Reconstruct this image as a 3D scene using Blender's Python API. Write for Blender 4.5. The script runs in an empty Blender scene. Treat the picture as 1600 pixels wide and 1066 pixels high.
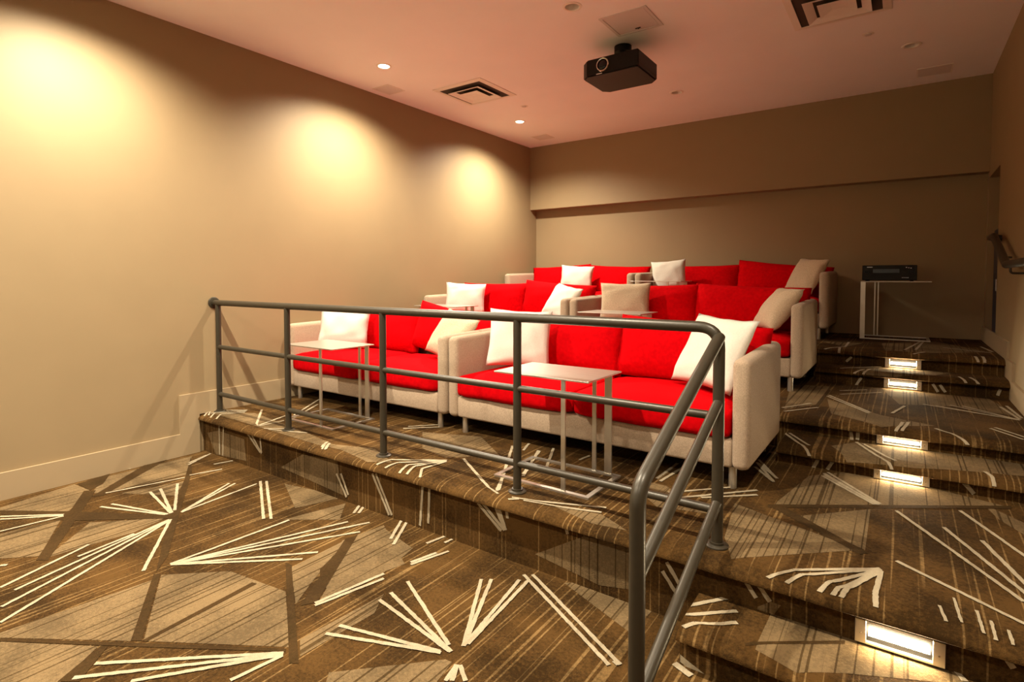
import bpy, bmesh, math, random
from mathutils import Vector, Matrix
random.seed(7)
scene = bpy.context.scene
col = scene.collection
R = math.radians

# ---------------------------------------------------------------- camera, world, exposure
cam_data = bpy.data.cameras.new('camera')
cam = bpy.data.objects.new('camera', cam_data)
col.objects.link(cam)
cam.location = (0, 0, 1.65)
cam.rotation_euler = (R(90 - 2.025), 0, R(35.2))
cam_data.sensor_width = 36
cam_data.lens = 866.5 / 1600 * 36
cam_data.shift_y = -(533 - 465.7) / 1600
cam_data.clip_start = .05
scene.camera = cam
world = bpy.data.worlds.new('world')
scene.world = world
world.use_nodes = True
world.node_tree.nodes['Background'].inputs[0].default_value = (.05, .04, .03, 1)
world.node_tree.nodes['Background'].inputs[1].default_value = .2
vs = scene.view_settings
vs.view_transform = 'Standard'
vs.look = 'None'
vs.gamma = 1
vs.use_curve_mapping = False
vs.exposure = 0.62

LAMP = (1.0, .885, .69)          # warm halogen downlights
DOWNLIGHT_W = 470
FRONT_W = 600
FLOOR_W = 500
AISLE_W = 230

# ---------------------------------------------------------------- measures of the room (metres, camera foot at 0,0)
XL, XR, YF, YB, H = -5.455, .779, -3.2, 8.495, 3.961
YS, ZS = 8.299, 2.864            # soffit front and underside
Z1, Z2, Z3 = .362, .615, .925    # tiers
XA = -.75                        # left end of the aisle steps
TIERS = [  # key of tread, key of riser, riser y, bottom z, top z, back y, x0, x1
    ('T1', 'R1', 2.60, 0, Z1, 4.64, XL, XR),
    ('T2', 'R2', 4.64, Z1, Z2, 6.60, XL, XR),
    ('T3', 'R3', 6.60, Z2, Z3, YB, XL, XR)]
STEPS = [('H1', 'RH1', 2.31, 0, Z1 / 2, 2.60, XA, XR),
         ('H2', 'RH2', 4.24, Z1, (Z1 + Z2) / 2, 4.64, XA + .05, XR),
         ('H3', 'RH3', 6.30, Z2, (Z2 + Z3) / 2, 6.60, XA + .05, XR)]

# ---------------------------------------------------------------- helpers
def put(o, parent=None, loc=None, rot=None):
    col.objects.link(o)
    if parent is not None: o.parent = parent
    if loc is not None: o.location = loc
    if rot is not None: o.rotation_euler = rot
    return o

def tag(o, label=None, cat=None, group=None, kind=None):
    if label: o['label'] = label
    if cat: o['category'] = cat
    if group: o['group'] = group
    if kind: o['kind'] = kind
    return o

def thing(name, label, cat, loc=(0, 0, 0), rz=0, group=None):
    o = bpy.data.objects.new(name, None)
    o.empty_display_size = .1
    put(o, None, loc, (0, 0, rz))
    return tag(o, label, cat, group)

def mesh_of(bm, name, smooth=False, angle=None):
    me = bpy.data.meshes.new(name)
    bm.normal_update()
    bm.to_mesh(me); bm.free()
    if smooth:
        me.polygons.foreach_set('use_smooth', [True] * len(me.polygons))
        if angle:
            me.set_sharp_from_angle(angle=R(angle))
    me.update()
    return me

def obj(name, bm, mat, parent=None, loc=None, rot=None, smooth=False, angle=None):
    me = bm if isinstance(bm, bpy.types.Mesh) else mesh_of(bm, name, smooth, angle)
    if mat is not None and not me.materials: me.materials.append(mat)
    return put(bpy.data.objects.new(name, me), parent, loc, rot)

def box(bm, x0, x1, y0, y1, z0, z1):
    v = [bm.verts.new(p) for p in ((x0,y0,z0),(x1,y0,z0),(x1,y1,z0),(x0,y1,z0),(x0,y0,z1),(x1,y0,z1),(x1,y1,z1),(x0,y1,z1))]
    for f in ((3,2,1,0),(4,5,6,7),(0,1,5,4),(1,2,6,5),(2,3,7,6),(3,0,4,7)): bm.faces.new([v[i] for i in f])
    return bm

def boxm(*a):
    return box(bmesh.new(), *a)

def rbox(x0, x1, y0, y1, z0, z1, r=.02, seg=3):
    bm = boxm(x0, x1, y0, y1, z0, z1)
    bmesh.ops.bevel(bm, geom=bm.edges[:], offset=r, segments=seg, profile=.5, affect='EDGES')
    return bm

def prism(bm, pts, axis, a, b):
    """extrude a 2D outline along an axis between a and b"""
    def P(p, t):
        return {'x': (t, p[0], p[1]), 'y': (p[0], t, p[1]), 'z': (p[0], p[1], t)}[axis]
    A = [bm.verts.new(P(p, a)) for p in pts]; B = [bm.verts.new(P(p, b)) for p in pts]
    n = len(pts)
    bm.faces.new(A); bm.faces.new(B[::-1])
    for i in range(n): bm.faces.new((A[i], B[i], B[(i+1) % n], A[(i+1) % n])[::-1])
    bmesh.ops.recalc_face_normals(bm, faces=bm.faces[:])
    return bm

def lathe(bm, prof, n=28, c=(0, 0, 0), cap=True):
    rings = []
    for r, z in prof:
        rings.append([bm.verts.new((c[0] + r * math.cos(2*math.pi*i/n), c[1] + r * math.sin(2*math.pi*i/n), c[2] + z)) for i in range(n)])
    for a, b in zip(rings, rings[1:]):
        for i in range(n): bm.faces.new((a[i], a[(i+1) % n], b[(i+1) % n], b[i]))
    if cap:
        bm.faces.new(rings[0][::-1]); bm.faces.new(rings[-1])
    return bm

def fillet(pts, rad, n=8):
    """round the inner corners of a polyline"""
    out = [Vector(pts[0])]
    for i in range(1, len(pts) - 1):
        p = Vector(pts[i]); a = (Vector(pts[i-1]) - p); b = (Vector(pts[i+1]) - p)
        ang = a.angle(b); d = min(rad / math.tan(ang / 2), a.length * .49, b.length * .49)
        pa = p + a.normalized() * d; pb = p + b.normalized() * d
        for k in range(n + 1):
            t = k / n
            out.append(pa * (1-t)**2 + p * 2*t*(1-t) + pb * t*t)
    out.append(Vector(pts[-1]))
    return out

def tube(bm, pts, r, n=14, flat=1.0):
    pts = [Vector(p) for p in pts]
    T = [(pts[min(i+1, len(pts)-1)] - pts[max(i-1, 0)]).normalized() for i in range(len(pts))]
    ref = Vector((0, 0, 1)) if abs(T[0].z) < .9 else Vector((0, 1, 0))
    U = (ref - T[0] * ref.dot(T[0])).normalized()
    rings = []
    for p, t in zip(pts, T):
        U = (U - t * U.dot(t)).normalized(); V = t.cross(U)
        rings.append([bm.verts.new(p + (U * math.cos(2*math.pi*k/n) * flat + V * math.sin(2*math.pi*k/n)) * r) for k in range(n)])
    for a, b in zip(rings, rings[1:]):
        for k in range(n): bm.faces.new((a[k], a[(k+1) % n], b[(k+1) % n], b[k]))
    bm.faces.new(rings[0][::-1]); bm.faces.new(rings[-1])
    bmesh.ops.recalc_face_normals(bm, faces=bm.faces[:])
    return bm

# ---------------------------------------------------------------- materials
def mat_new(name):
    m = bpy.data.materials.new(name); m.use_nodes = True
    nt = m.node_tree
    return m, nt, nt.nodes['Principled BSDF']

def plain(name, rgb, rough=.5, metal=0, noise=0, nscale=40, bump=0, bscale=200, stretch=(1, 1, 1), spec=.5):
    m, nt, b = mat_new(name)
    b.inputs['Roughness'].default_value = rough
    b.inputs['Metallic'].default_value = metal
    b.inputs['Specular IOR Level'].default_value = spec
    b.inputs['Base Color'].default_value = (*rgb, 1)
    tc = nt.nodes.new('ShaderNodeTexCoord')
    mp = nt.nodes.new('ShaderNodeMapping'); mp.inputs['Scale'].default_value = stretch
    nt.links.new(tc.outputs['Object'], mp.inputs[0])
    if noise:
        n = nt.nodes.new('ShaderNodeTexNoise'); n.inputs['Scale'].default_value = nscale; n.inputs['Detail'].default_value = 4
        nt.links.new(mp.outputs[0], n.inputs['Vector'])
        cr = nt.nodes.new('ShaderNodeValToRGB')
        cr.color_ramp.elements[0].position = .3; cr.color_ramp.elements[1].position = .7
        cr.color_ramp.elements[0].color = (*[c * (1 - noise) for c in rgb], 1)
        cr.color_ramp.elements[1].color = (*[min(1, c * (1 + noise)) for c in rgb], 1)
        nt.links.new(n.outputs['Fac'], cr.inputs[0]); nt.links.new(cr.outputs[0], b.inputs['Base Color'])
    if bump:
        n2 = nt.nodes.new('ShaderNodeTexNoise'); n2.inputs['Scale'].default_value = bscale; n2.inputs['Detail'].default_value = 3
        nt.links.new(mp.outputs[0], n2.inputs['Vector'])
        bp = nt.nodes.new('ShaderNodeBump'); bp.inputs['Strength'].default_value = bump; bp.inputs['Distance'].default_value = .004
        nt.links.new(n2.outputs['Fac'], bp.inputs['Height']); nt.links.new(bp.outputs[0], b.inputs['Normal'])
    return m

def emit(name, rgb, s):
    m, nt, b = mat_new(name)
    b.inputs['Base Color'].default_value = (0, 0, 0, 1)
    b.inputs['Emission Color'].default_value = (*rgb, 1); b.inputs['Emission Strength'].default_value = s
    return m

def carpet(name, base, stripe, sx=30, thr=(.60, .64), sy=1.1, var=.25, seed=0.0):
    """tufted carpet: pile grain plus woven stripes that run up and down the room"""
    m, nt, b = mat_new(name)
    N = nt.nodes.new; L = nt.links.new
    b.inputs['Roughness'].default_value = .95; b.inputs['Specular IOR Level'].default_value = .08
    geo = N('ShaderNodeNewGeometry'); sep = N('ShaderNodeSeparateXYZ'); L(geo.outputs['Position'], sep.inputs[0])
    add = N('ShaderNodeMath'); add.operation = 'ADD'; L(sep.outputs['Y'], add.inputs[0]); L(sep.outputs['Z'], add.inputs[1])
    mx = N('ShaderNodeMath'); mx.operation = 'MULTIPLY'; mx.inputs[1].default_value = sx; L(sep.outputs['X'], mx.inputs[0])
    my = N('ShaderNodeMath'); my.operation = 'MULTIPLY'; my.inputs[1].default_value = sy; L(add.outputs[0], my.inputs[0])
    cmb = N('ShaderNodeCombineXYZ'); cmb.inputs[2].default_value = seed; L(mx.outputs[0], cmb.inputs[0]); L(my.outputs[0], cmb.inputs[1])
    n1 = N('ShaderNodeTexNoise'); n1.inputs['Scale'].default_value = 1; n1.inputs['Detail'].default_value = 0; L(cmb.outputs[0], n1.inputs['Vector'])
    mr = N('ShaderNodeMapRange'); mr.inputs[1].default_value = thr[0]; mr.inputs[2].default_value = thr[1]; L(n1.outputs['Fac'], mr.inputs[0])
    # pile grain
    n2 = N('ShaderNodeTexNoise'); n2.inputs['Scale'].default_value = 60; n2.inputs['Detail'].default_value = 5; n2.inputs['Roughness'].default_value = .75
    L(geo.outputs['Position'], n2.inputs['Vector'])
    n3 = N('ShaderNodeTexNoise'); n3.inputs['Scale'].default_value = 3; n3.inputs['Detail'].default_value = 3
    L(geo.outputs['Position'], n3.inputs['Vector'])
    mix = N('ShaderNodeMix'); mix.data_type = 'RGBA'
    mix.inputs['A'].default_value = (*base, 1); mix.inputs['B'].default_value = (*stripe, 1)
    L(mr.outputs[0], mix.inputs['Factor'])
    g = N('ShaderNodeMath'); g.operation = 'ADD'; L(n2.outputs['Fac'], g.inputs[0]); L(n3.outputs['Fac'], g.inputs[1])
    mr2 = N('ShaderNodeMapRange'); mr2.inputs[1].default_value = .84; mr2.inputs[2].default_value = 1.16
    mr2.inputs[3].default_value = 1 - var; mr2.inputs[4].default_value = 1 + var; L(g.outputs[0], mr2.inputs[0])
    sc = N('ShaderNodeVectorMath'); sc.operation = 'SCALE'
    L(mix.outputs['Result'], sc.inputs[0]); L(mr2.outputs[0], sc.inputs['Scale']); L(sc.outputs[0], b.inputs['Base Color'])
    n4 = N('ShaderNodeTexNoise'); n4.inputs['Scale'].default_value = 260; L(geo.outputs['Position'], n4.inputs['Vector'])
    bp = N('ShaderNodeBump'); bp.inputs['Strength'].default_value = .6; bp.inputs['Distance'].default_value = .006
    L(n4.outputs['Fac'], bp.inputs['Height']); L(bp.outputs[0], b.inputs['Normal'])
    return m

def fabric(name, rgb, noise=.16, scale=140, bump=.5, rough=.9, spec=.15, sheen=.1):
    m = plain(name, rgb, rough, 0, noise, scale, bump, 350, spec=spec)
    m.node_tree.nodes['Principled BSDF'].inputs['Sheen Weight'].default_value = sheen
    return m

M = dict(
    wall=plain('wall_paint', (.292, .212, .116), .55, 0, .02, 3, .05, 300, spec=.3),
    ceiling=plain('ceiling_paint', (.92, .90, .93), .8, 0, .015, 2, spec=.2),
    trim=plain('baseboard_paint', (0.361, 0.2707, 0.1615), .35, spec=.4),
    brown=carpet('carpet_brown', (0.056, 0.028, 0.0076), (0.14, 0.0824, 0.0304), 70, (.63, .70), .7, .50),
    beige=carpet('carpet_beige', (0.1364, 0.09064, 0.044), (0.05456, 0.03256, 0.01232), 80, (.62, .70), .35, .30, 3.3),
    dark=carpet('carpet_dark', (0.0416, 0.0224, 0.0072), (0.0376, 0.0208, 0.0064), 30, (.6, .66), 1.0, .22),
    cream=carpet('carpet_cream', (0.3608, 0.2992, 0.2024), (0.3256, 0.264, 0.176), 30, (.6, .66), 1.0, .10),
    red=fabric('red_upholstery', (.50, .0008, .003), .14, 30, .25, .9, .03, 0),
    linen=fabric('beige_upholstery', (0.3956, 0.2926, 0.2024), .2, 140, .7),
    white=fabric('white_cotton', (0.6808, 0.6348, 0.552), .06, 120, .4),
    sand=fabric('sand_linen', (0.5152, 0.3956, 0.2668), .22, 150, .5),
    steel=plain('brushed_steel', (.64, .60, .53), .34, .9, .10, 6, 0, stretch=(1, 30, 1)),
    rail=plain('railing_paint', (.042, .034, .022), .38, .25, .05, 30),
    black=plain('black_plastic', (.005, .0042, .0035), .42, 0, .1, 60, spec=.25),
    gap_shade=plain('vent_shade', (.06, .045, .035), .9),  # dull dark brown, the shade of the vent gaps put into colour
    glass=plain('lens_glass', (.004, .004, .007), .08, 0, spec=.4),
    ring=plain('chrome', (.7, .68, .64), .18, 1),
    grille=plain('grille_paint', (.72, .68, .68), .7, 0, .1, 500),
    hatchp=plain('hatch_paint', (.66, .62, .62), .6),
    ventp=plain('vent_paint', (.84, .80, .76), .5),
    navy=plain('navy_door_paint', (.006, .010, .028), .4),
    mark=plain('silver_print', (.7, .7, .75), .3, .4),
    screen=plain('screen_vinyl', (.90, .90, .88), .9),
    led=emit('lamp_glow', (1, .86, .62), 60),
    tubelight=emit('step_lamp_glow', (1, .80, .50), 150),
)

# ---------------------------------------------------------------- carpet pattern: woven lines and patches, in metres on each surface
CREAM = {
 'F': [(-4.694, 1.579, -4.166, 1.735, 0.02, 0.02), (-4.701, 1.512, -4.171, 1.722, 0.02, 0.02), (-4.717, 1.841, -4.166, 1.754, 0.02, 0.02), (-4.722, 1.916, -4.171, 1.761, 0.02, 0.02), (-4.73, 2.046, -4.196, 1.792, 0.02, 0.02), (-4.397, 2.288, -4.134, 1.816, 0.02, 0.02), (-4.357, 2.316, -4.136, 1.825, 0.02, 0.02), (-4.205, 2.41, -4.124, 1.803, 0.02, 0.02), (-4.086, 1.249, -3.899, 0.796, 0.02, 0.02), (-4.067, 1.701, -3.806, 0.833, 0.02, 0.02), (-4.059, 1.697, -3.664, 0.75, 0.02, 0.02), (-4.048, 1.696, -3.499, 0.71, 0.02, 0.02), (-4.02, 1.473, -3.961, 1.156, 0.02, 0.02), (-4.06, 1.706, -3.465, 1.309, 0.02, 0.02), (-4.237, 2.459, -3.548, 2.077, 0.02, 0.02), (-4.197, 2.487, -3.505, 2.107, 0.02, 0.02), (-4.969, 1.634, -4.825, 2.143, 0.02, 0.02), (-4.851, 2.193, -4.776, 2.425, 0.02, 0.02), (-5.13, 2.311, -5.29, 2.583, 0.02, 0.02), (-5.18, 2.338, -5.272, 2.535, 0.02, 0.02), (-4.96, 2.446, -4.917, 2.595, 0.02, 0.02), (-5.483, 1.824, -5.461, 1.869, 0.02, 0.02), (-5.458, 1.922, -5.433, 1.976, 0.02, 0.02), (-5.073, 1.047, -4.752, 1.312, 0.02, 0.02), (-5.012, 1.034, -4.737, 1.304, 0.02, 0.02), (-4.773, 0.983, -4.723, 1.304, 0.02, 0.02), (-4.2, 0.86, -4.177, 0.886, 0.02, 0.02), (-3.419, 1.431, -3.387, 2.167, 0.02, 0.02), (-3.422, 1.432, -3.038, 2.381, 0.02, 0.02), (-3.417, 1.433, -2.91, 2.458, 0.02, 0.02), (-3.417, 1.433, -2.852, 2.33, 0.02, 0.02), (-3.412, 1.433, -2.844, 2.007, 0.02, 0.02), (-3.409, 1.432, -2.848, 1.904, 0.02, 0.02), (-2.405, 1.676, -2.334, 2.07, 0.02, 0.02), (-2.388, 1.663, -2.296, 2.036, 0.02, 0.02), (-2.195, 1.366, -2.791, 0.863, 0.02, 0.02), (-2.188, 1.362, -2.764, 0.779, 0.02, 0.02), (-2.185, 1.36, -2.548, 0.908, 0.02, 0.02), (-2.183, 1.356, -2.22, 1.145, 0.02, 0.02), (-2.155, 1.631, -1.639, 1.771, 0.02, 0.02), (-2.156, 1.557, -1.63, 1.768, 0.02, 0.02), (-2.163, 1.962, -1.597, 1.797, 0.02, 0.02), (-2.161, 1.884, -1.606, 1.796, 0.02, 0.02), (-2.169, 2.089, -1.635, 1.825, 0.02, 0.02), (-1.855, 2.338, -1.576, 1.857, 0.02, 0.02), (-1.81, 2.37, -1.577, 1.866, 0.02, 0.02), (-1.681, 2.453, -1.578, 1.874, 0.02, 0.02), (-1.638, 2.477, -1.57, 1.88, 0.02, 0.02), (-1.69, 2.51, -0.991, 2.121, 0.02, 0.02), (-1.65, 2.539, -0.953, 2.151, 0.02, 0.02), (-1.509, 1.755, -1.43, 1.697, 0.02, 0.02), (-1.523, 1.749, -1.497, 1.65, 0.02, 0.02), (-1.521, 1.75, -1.475, 1.666, 0.02, 0.02), (-2.301, 2.243, -2.256, 2.412, 0.02, 0.02), (-2.283, 2.225, -2.209, 2.469, 0.02, 0.02), (-2.615, 2.376, -2.761, 2.61, 0.02, 0.02), (-2.545, 2.335, -2.712, 2.611, 0.02, 0.02), (-3.117, 2.491, -3.197, 2.613, 0.02, 0.02), (-3.088, 2.511, -3.15, 2.608, 0.02, 0.02), (-2.388, 2.463, -2.357, 2.614, 0.02, 0.02), (-2.303, 2.534, -2.29, 2.624, 0.02, 0.02), (-1.886, 2.657, -1.809, 2.627, 0.02, 0.02), (-0.767, 2.293, -0.685, 2.258, 0.03, 0.03), (-0.984, 2.16, -0.958, 2.149, 0.03, 0.03)],
 'R1': [(-5.153, 0.289, -5.151, 0.016, 0.02, 0.02), (-5.075, 0.301, -5.097, 0.016, 0.02, 0.02), (-4.673, 0.296, -4.472, 0.161, 0.02, 0.02), (-4.614, 0.302, -4.449, 0.156, 0.02, 0.02), (-4.469, 0.283, -4.452, 0.164, 0.02, 0.02), (-5.508, 0.245, -5.467, 0.0, 0.02, 0.02), (-3.441, 0.188, -3.327, 0.036, 0.02, 0.02), (-3.389, 0.199, -3.306, 0.057, 0.02, 0.02), (-3.041, 0.27, -2.871, 0.015, 0.02, 0.02), (-3.005, 0.277, -2.844, 0.021, 0.02, 0.02), (-2.549, 0.289, -2.575, 0.018, 0.02, 0.02), (-2.488, 0.288, -2.5, 0.052, 0.02, 0.02), (-2.088, 0.286, -1.91, 0.16, 0.02, 0.02), (-2.053, 0.294, -1.886, 0.171, 0.02, 0.02), (-1.952, 0.291, -1.881, 0.172, 0.02, 0.02), (-1.93, 0.297, -1.875, 0.174, 0.02, 0.02), (-1.87, 0.291, -1.865, 0.246, 0.02, 0.02), (-1.474, 0.295, -1.463, 0.261, 0.02, 0.02), (-0.548, 0.288, -0.505, 0.232, 0.02, 0.02), (-0.495, 0.293, -0.449, 0.234, 0.02, 0.02), (-0.933, 0.221, -0.867, 0.139, 0.02, 0.02), (-0.912, 0.272, -0.848, 0.182, 0.02, 0.02), (0.317, 0.309, 0.349, 0.266, 0.02, 0.02)],
 'T1': [(-2.537, 2.996, -1.955, 2.597, 0.02, 0.02), (-2.426, 3.446, -1.982, 2.667, 0.02, 0.02), (-2.099, 2.876, -1.982, 2.644, 0.02, 0.02), (-1.857, 2.602, -1.335, 2.809, 0.02, 0.02), (-1.864, 2.555, -1.809, 2.606, 0.02, 0.02), (-1.776, 2.605, -1.329, 2.737, 0.02, 0.02), (-1.993, 2.951, -2.202, 3.463, 0.02, 0.02), (-2.189, 3.458, -2.017, 2.987, 0.02, 0.02), (-1.963, 3.191, -2.138, 3.577, 0.02, 0.02), (-1.85, 3.45, -1.832, 3.577, 0.02, 0.02), (-2.356, 3.569, -2.295, 3.397, 0.02, 0.02), (-2.758, 2.809, -2.609, 2.902, 0.02, 0.02), (-2.682, 2.731, -2.616, 2.848, 0.02, 0.02), (-1.076, 2.531, -1.118, 2.691, 0.02, 0.02), (-1.269, 3.41, -1.256, 3.778, 0.02, 0.02), (-1.233, 3.376, -1.189, 3.825, 0.02, 0.02), (-1.127, 3.225, -0.849, 3.521, 0.02, 0.02), (-1.079, 3.15, -0.698, 3.573, 0.02, 0.02), (-0.943, 3.26, -0.682, 3.495, 0.02, 0.02), (-0.801, 4.011, -0.643, 3.777, 0.02, 0.02), (-0.797, 4.102, -0.636, 3.857, 0.02, 0.02), (-5.105, 2.989, -4.583, 2.626, 0.02, 0.02), (-4.701, 2.991, -4.574, 2.632, 0.02, 0.02), (-4.549, 2.873, -4.557, 2.631, 0.02, 0.02), (-4.458, 2.595, -4.304, 2.717, 0.02, 0.02), (-4.403, 2.609, -4.029, 2.754, 0.02, 0.02), (-5.443, 2.692, -5.203, 2.895, 0.02, 0.02), (-5.367, 2.599, -5.39, 2.746, 0.02, 0.02), (-5.34, 2.54, -5.449, 2.663, 0.02, 0.02), (-5.419, 2.562, -5.476, 2.644, 0.02, 0.02), (-3.585, 2.511, -3.669, 2.687, 0.02, 0.02), (-3.557, 2.519, -3.631, 2.679, 0.02, 0.02), (-4.654, 3.042, -5.055, 3.614, 0.02, 0.02), (-4.49, 2.87, -4.856, 3.446, 0.02, 0.02), (-0.056, 2.908, -0.369, 2.676, 0.02, 0.02), (-0.369, 2.676, -0.456, 2.502, 0.02, 0.02), (-0.056, 2.903, -0.331, 2.652, 0.02, 0.02), (-0.331, 2.652, -0.38, 2.503, 0.02, 0.02), (-0.056, 2.898, -0.229, 2.65, 0.02, 0.02), (-0.229, 2.65, -0.259, 2.509, 0.02, 0.02), (-0.056, 2.892, -0.197, 2.602, 0.02, 0.02), (-0.197, 2.602, -0.209, 2.512, 0.02, 0.02), (-0.056, 2.887, -0.163, 2.637, 0.02, 0.02), (-0.163, 2.637, -0.181, 2.514, 0.02, 0.02), (-0.054, 2.889, -0.067, 2.671, 0.02, 0.02), (-0.067, 2.671, -0.063, 2.515, 0.02, 0.02), (-0.007, 3.695, 0.418, 2.936, 0.02, 0.02), (0.195, 3.587, 0.453, 2.972, 0.02, 0.02), (0.282, 3.899, 0.534, 3.314, 0.02, 0.02), (0.34, 3.512, 0.463, 3.045, 0.02, 0.02), (-0.001, 3.031, 0.418, 2.731, 0.02, 0.02), (-0.396, 4.103, -0.091, 3.737, 0.02, 0.02), (-0.405, 4.074, -0.109, 3.724, 0.02, 0.02), (-2.606, 2.892, -2.94, 2.682, 0.02, 0.02), (-2.94, 2.682, -2.973, 2.512, 0.02, 0.02), (-2.603, 2.889, -2.853, 2.669, 0.02, 0.02), (-2.853, 2.669, -2.881, 2.5, 0.02, 0.02), (-2.599, 2.885, -2.762, 2.672, 0.02, 0.02), (-2.762, 2.672, -2.732, 2.487, 0.02, 0.02), (-2.599, 2.885, -2.704, 2.684, 0.02, 0.02), (-2.704, 2.684, -2.668, 2.5, 0.02, 0.02), (-2.593, 2.877, -2.629, 2.677, 0.02, 0.02), (-2.629, 2.677, -2.552, 2.507, 0.02, 0.02), (-5.192, 2.89, -5.478, 2.688, 0.02, 0.02), (-5.478, 2.688, -5.372, 2.499, 0.02, 0.02), (-5.164, 2.862, -5.352, 2.659, 0.02, 0.02), (-5.352, 2.659, -5.258, 2.503, 0.02, 0.02), (-5.136, 2.835, -5.249, 2.664, 0.02, 0.02), (-5.249, 2.664, -5.159, 2.508, 0.02, 0.02), (-3.618, 2.544, -3.669, 2.689, 0.02, 0.02), (-3.555, 2.531, -3.615, 2.665, 0.02, 0.02), (-3.481, 3.372, -3.303, 3.574, 0.02, 0.02), (-3.47, 3.305, -3.25, 3.516, 0.02, 0.02), (0.142, 2.71, 0.158, 2.565, 0.011, 0.011), (0.191, 2.809, 0.205, 2.598, 0.011, 0.011), (0.257, 2.751, 0.266, 2.552, 0.011, 0.011), (0.294, 2.698, 0.297, 2.524, 0.011, 0.011), (0.339, 2.657, 0.344, 2.525, 0.011, 0.011), (-0.403, 4.134, -0.093, 3.732, 0.02, 0.02), (-0.384, 4.169, -0.083, 3.751, 0.02, 0.02), (-0.808, 4.11, -0.647, 3.784, 0.02, 0.02), (-0.81, 4.179, -0.645, 3.863, 0.02, 0.02)],
 'H1': [(-0.765, 2.437, -0.619, 2.624, 0.022, 0.022), (-0.753, 2.363, -0.569, 2.529, 0.022, 0.022), (-0.733, 2.236, -0.693, 2.314, 0.022, 0.022), (-0.693, 2.314, -0.549, 2.443, 0.022, 0.022), (0.16, 2.676, 0.213, 2.559, 0.022, 0.022)],
 'RH1': [(-0.773, 0.039, -0.637, -0.022, 0.03, 0.03)],
 'T2': [(-0.525, 5.539, -0.196, 5.017, 0.02, 0.02), (-0.516, 5.591, -0.186, 5.052, 0.02, 0.02), (0.714, 5.396, 0.151, 5.633, 0.02, 0.02), (0.714, 5.396, 0.233, 5.628, 0.02, 0.02), (0.71, 5.406, 0.329, 5.719, 0.02, 0.02), (0.707, 5.416, 0.411, 5.738, 0.02, 0.02), (0.656, 5.873, 0.718, 5.43, 0.02, 0.02), (0.702, 5.944, 0.735, 5.487, 0.02, 0.02), (0.509, 4.986, 0.651, 4.758, 0.02, 0.02), (0.538, 5.034, 0.668, 4.834, 0.02, 0.02), (0.018, 4.843, -0.022, 4.529, 0.02, 0.02), (0.05, 4.866, 0.013, 4.553, 0.02, 0.02), (0.2, 4.768, 0.29, 4.644, 0.02, 0.02), (0.29, 4.644, 0.376, 4.451, 0.02, 0.02), (-0.769, 4.829, -0.603, 5.141, 0.02, 0.02), (-0.736, 4.706, -0.536, 5.009, 0.02, 0.02), (-0.05, 5.12, 0.03, 5.469, 0.02, 0.02), (-0.456, 5.873, -0.255, 6.064, 0.02, 0.02), (-0.441, 5.69, -0.142, 5.996, 0.02, 0.02)],
 'R2': [(-0.288, 0.557, -0.28, 0.489, 0.022, 0.022), (-0.242, 0.565, -0.245, 0.495, 0.022, 0.022)],
 'H2': [(-0.727, 4.586, -0.551, 4.268, 0.02, 0.02), (-0.551, 4.268, -0.49, 4.071, 0.02, 0.02), (-0.675, 4.564, -0.51, 4.297, 0.02, 0.02), (-0.25, 4.584, -0.053, 4.163, 0.02, 0.02), (-0.053, 4.163, -0.033, 4.076, 0.02, 0.02), (-0.206, 4.562, -0.016, 4.23, 0.02, 0.02), (0.423, 4.321, 0.449, 4.211, 0.02, 0.02), (0.449, 4.211, 0.453, 4.06, 0.02, 0.02)],
 'RH2': [(-0.447, 0.425, -0.477, 0.357, 0.022, 0.022), (-0.362, 0.425, -0.393, 0.364, 0.022, 0.022), (0.322, 0.426, 0.369, 0.371, 0.022, 0.022)],
 'T3': [(0.025, 6.845, 0.199, 8.019, 0.022, 0.022), (0.115, 6.908, 0.216, 8.031, 0.022, 0.022), (-0.423, 7.99, 0.219, 8.149, 0.022, 0.022), (0.349, 7.304, 0.71, 7.047, 0.022, 0.022), (0.68, 7.631, 0.732, 7.144, 0.022, 0.022), (-0.657, 6.504, -0.488, 6.807, 0.022, 0.022), (-0.528, 6.686, -0.517, 6.182, 0.022, 0.022), (-0.488, 6.807, -0.49, 7.311, 0.022, 0.022), (0.095, 6.536, 0.184, 6.757, 0.022, 0.022), (0.555, 6.637, 0.597, 6.138, 0.022, 0.022), (0.61, 6.675, 0.63, 6.126, 0.022, 0.022)],
 'R3': [(-0.462, 0.796, -0.416, 0.85, 0.022, 0.022)],
 'H3': [(-0.489, 6.246, -0.161, 6.585, 0.02, 0.02), (-0.242, 6.355, -0.338, 5.978, 0.02, 0.02), (0.421, 6.308, 0.543, 5.889, 0.02, 0.02), (0.496, 6.317, 0.632, 5.888, 0.02, 0.02), (-0.377, 6.132, -0.297, 6.277, 0.02, 0.02)],
 'RH3': [(0.237, 0.691, 0.277, 0.622, 0.022, 0.022), (0.289, 0.689, 0.329, 0.625, 0.022, 0.022), (0.7, 0.696, 0.684, 0.639, 0.022, 0.022), (-0.312, 0.692, -0.369, 0.589, 0.022, 0.022)]}
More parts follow.
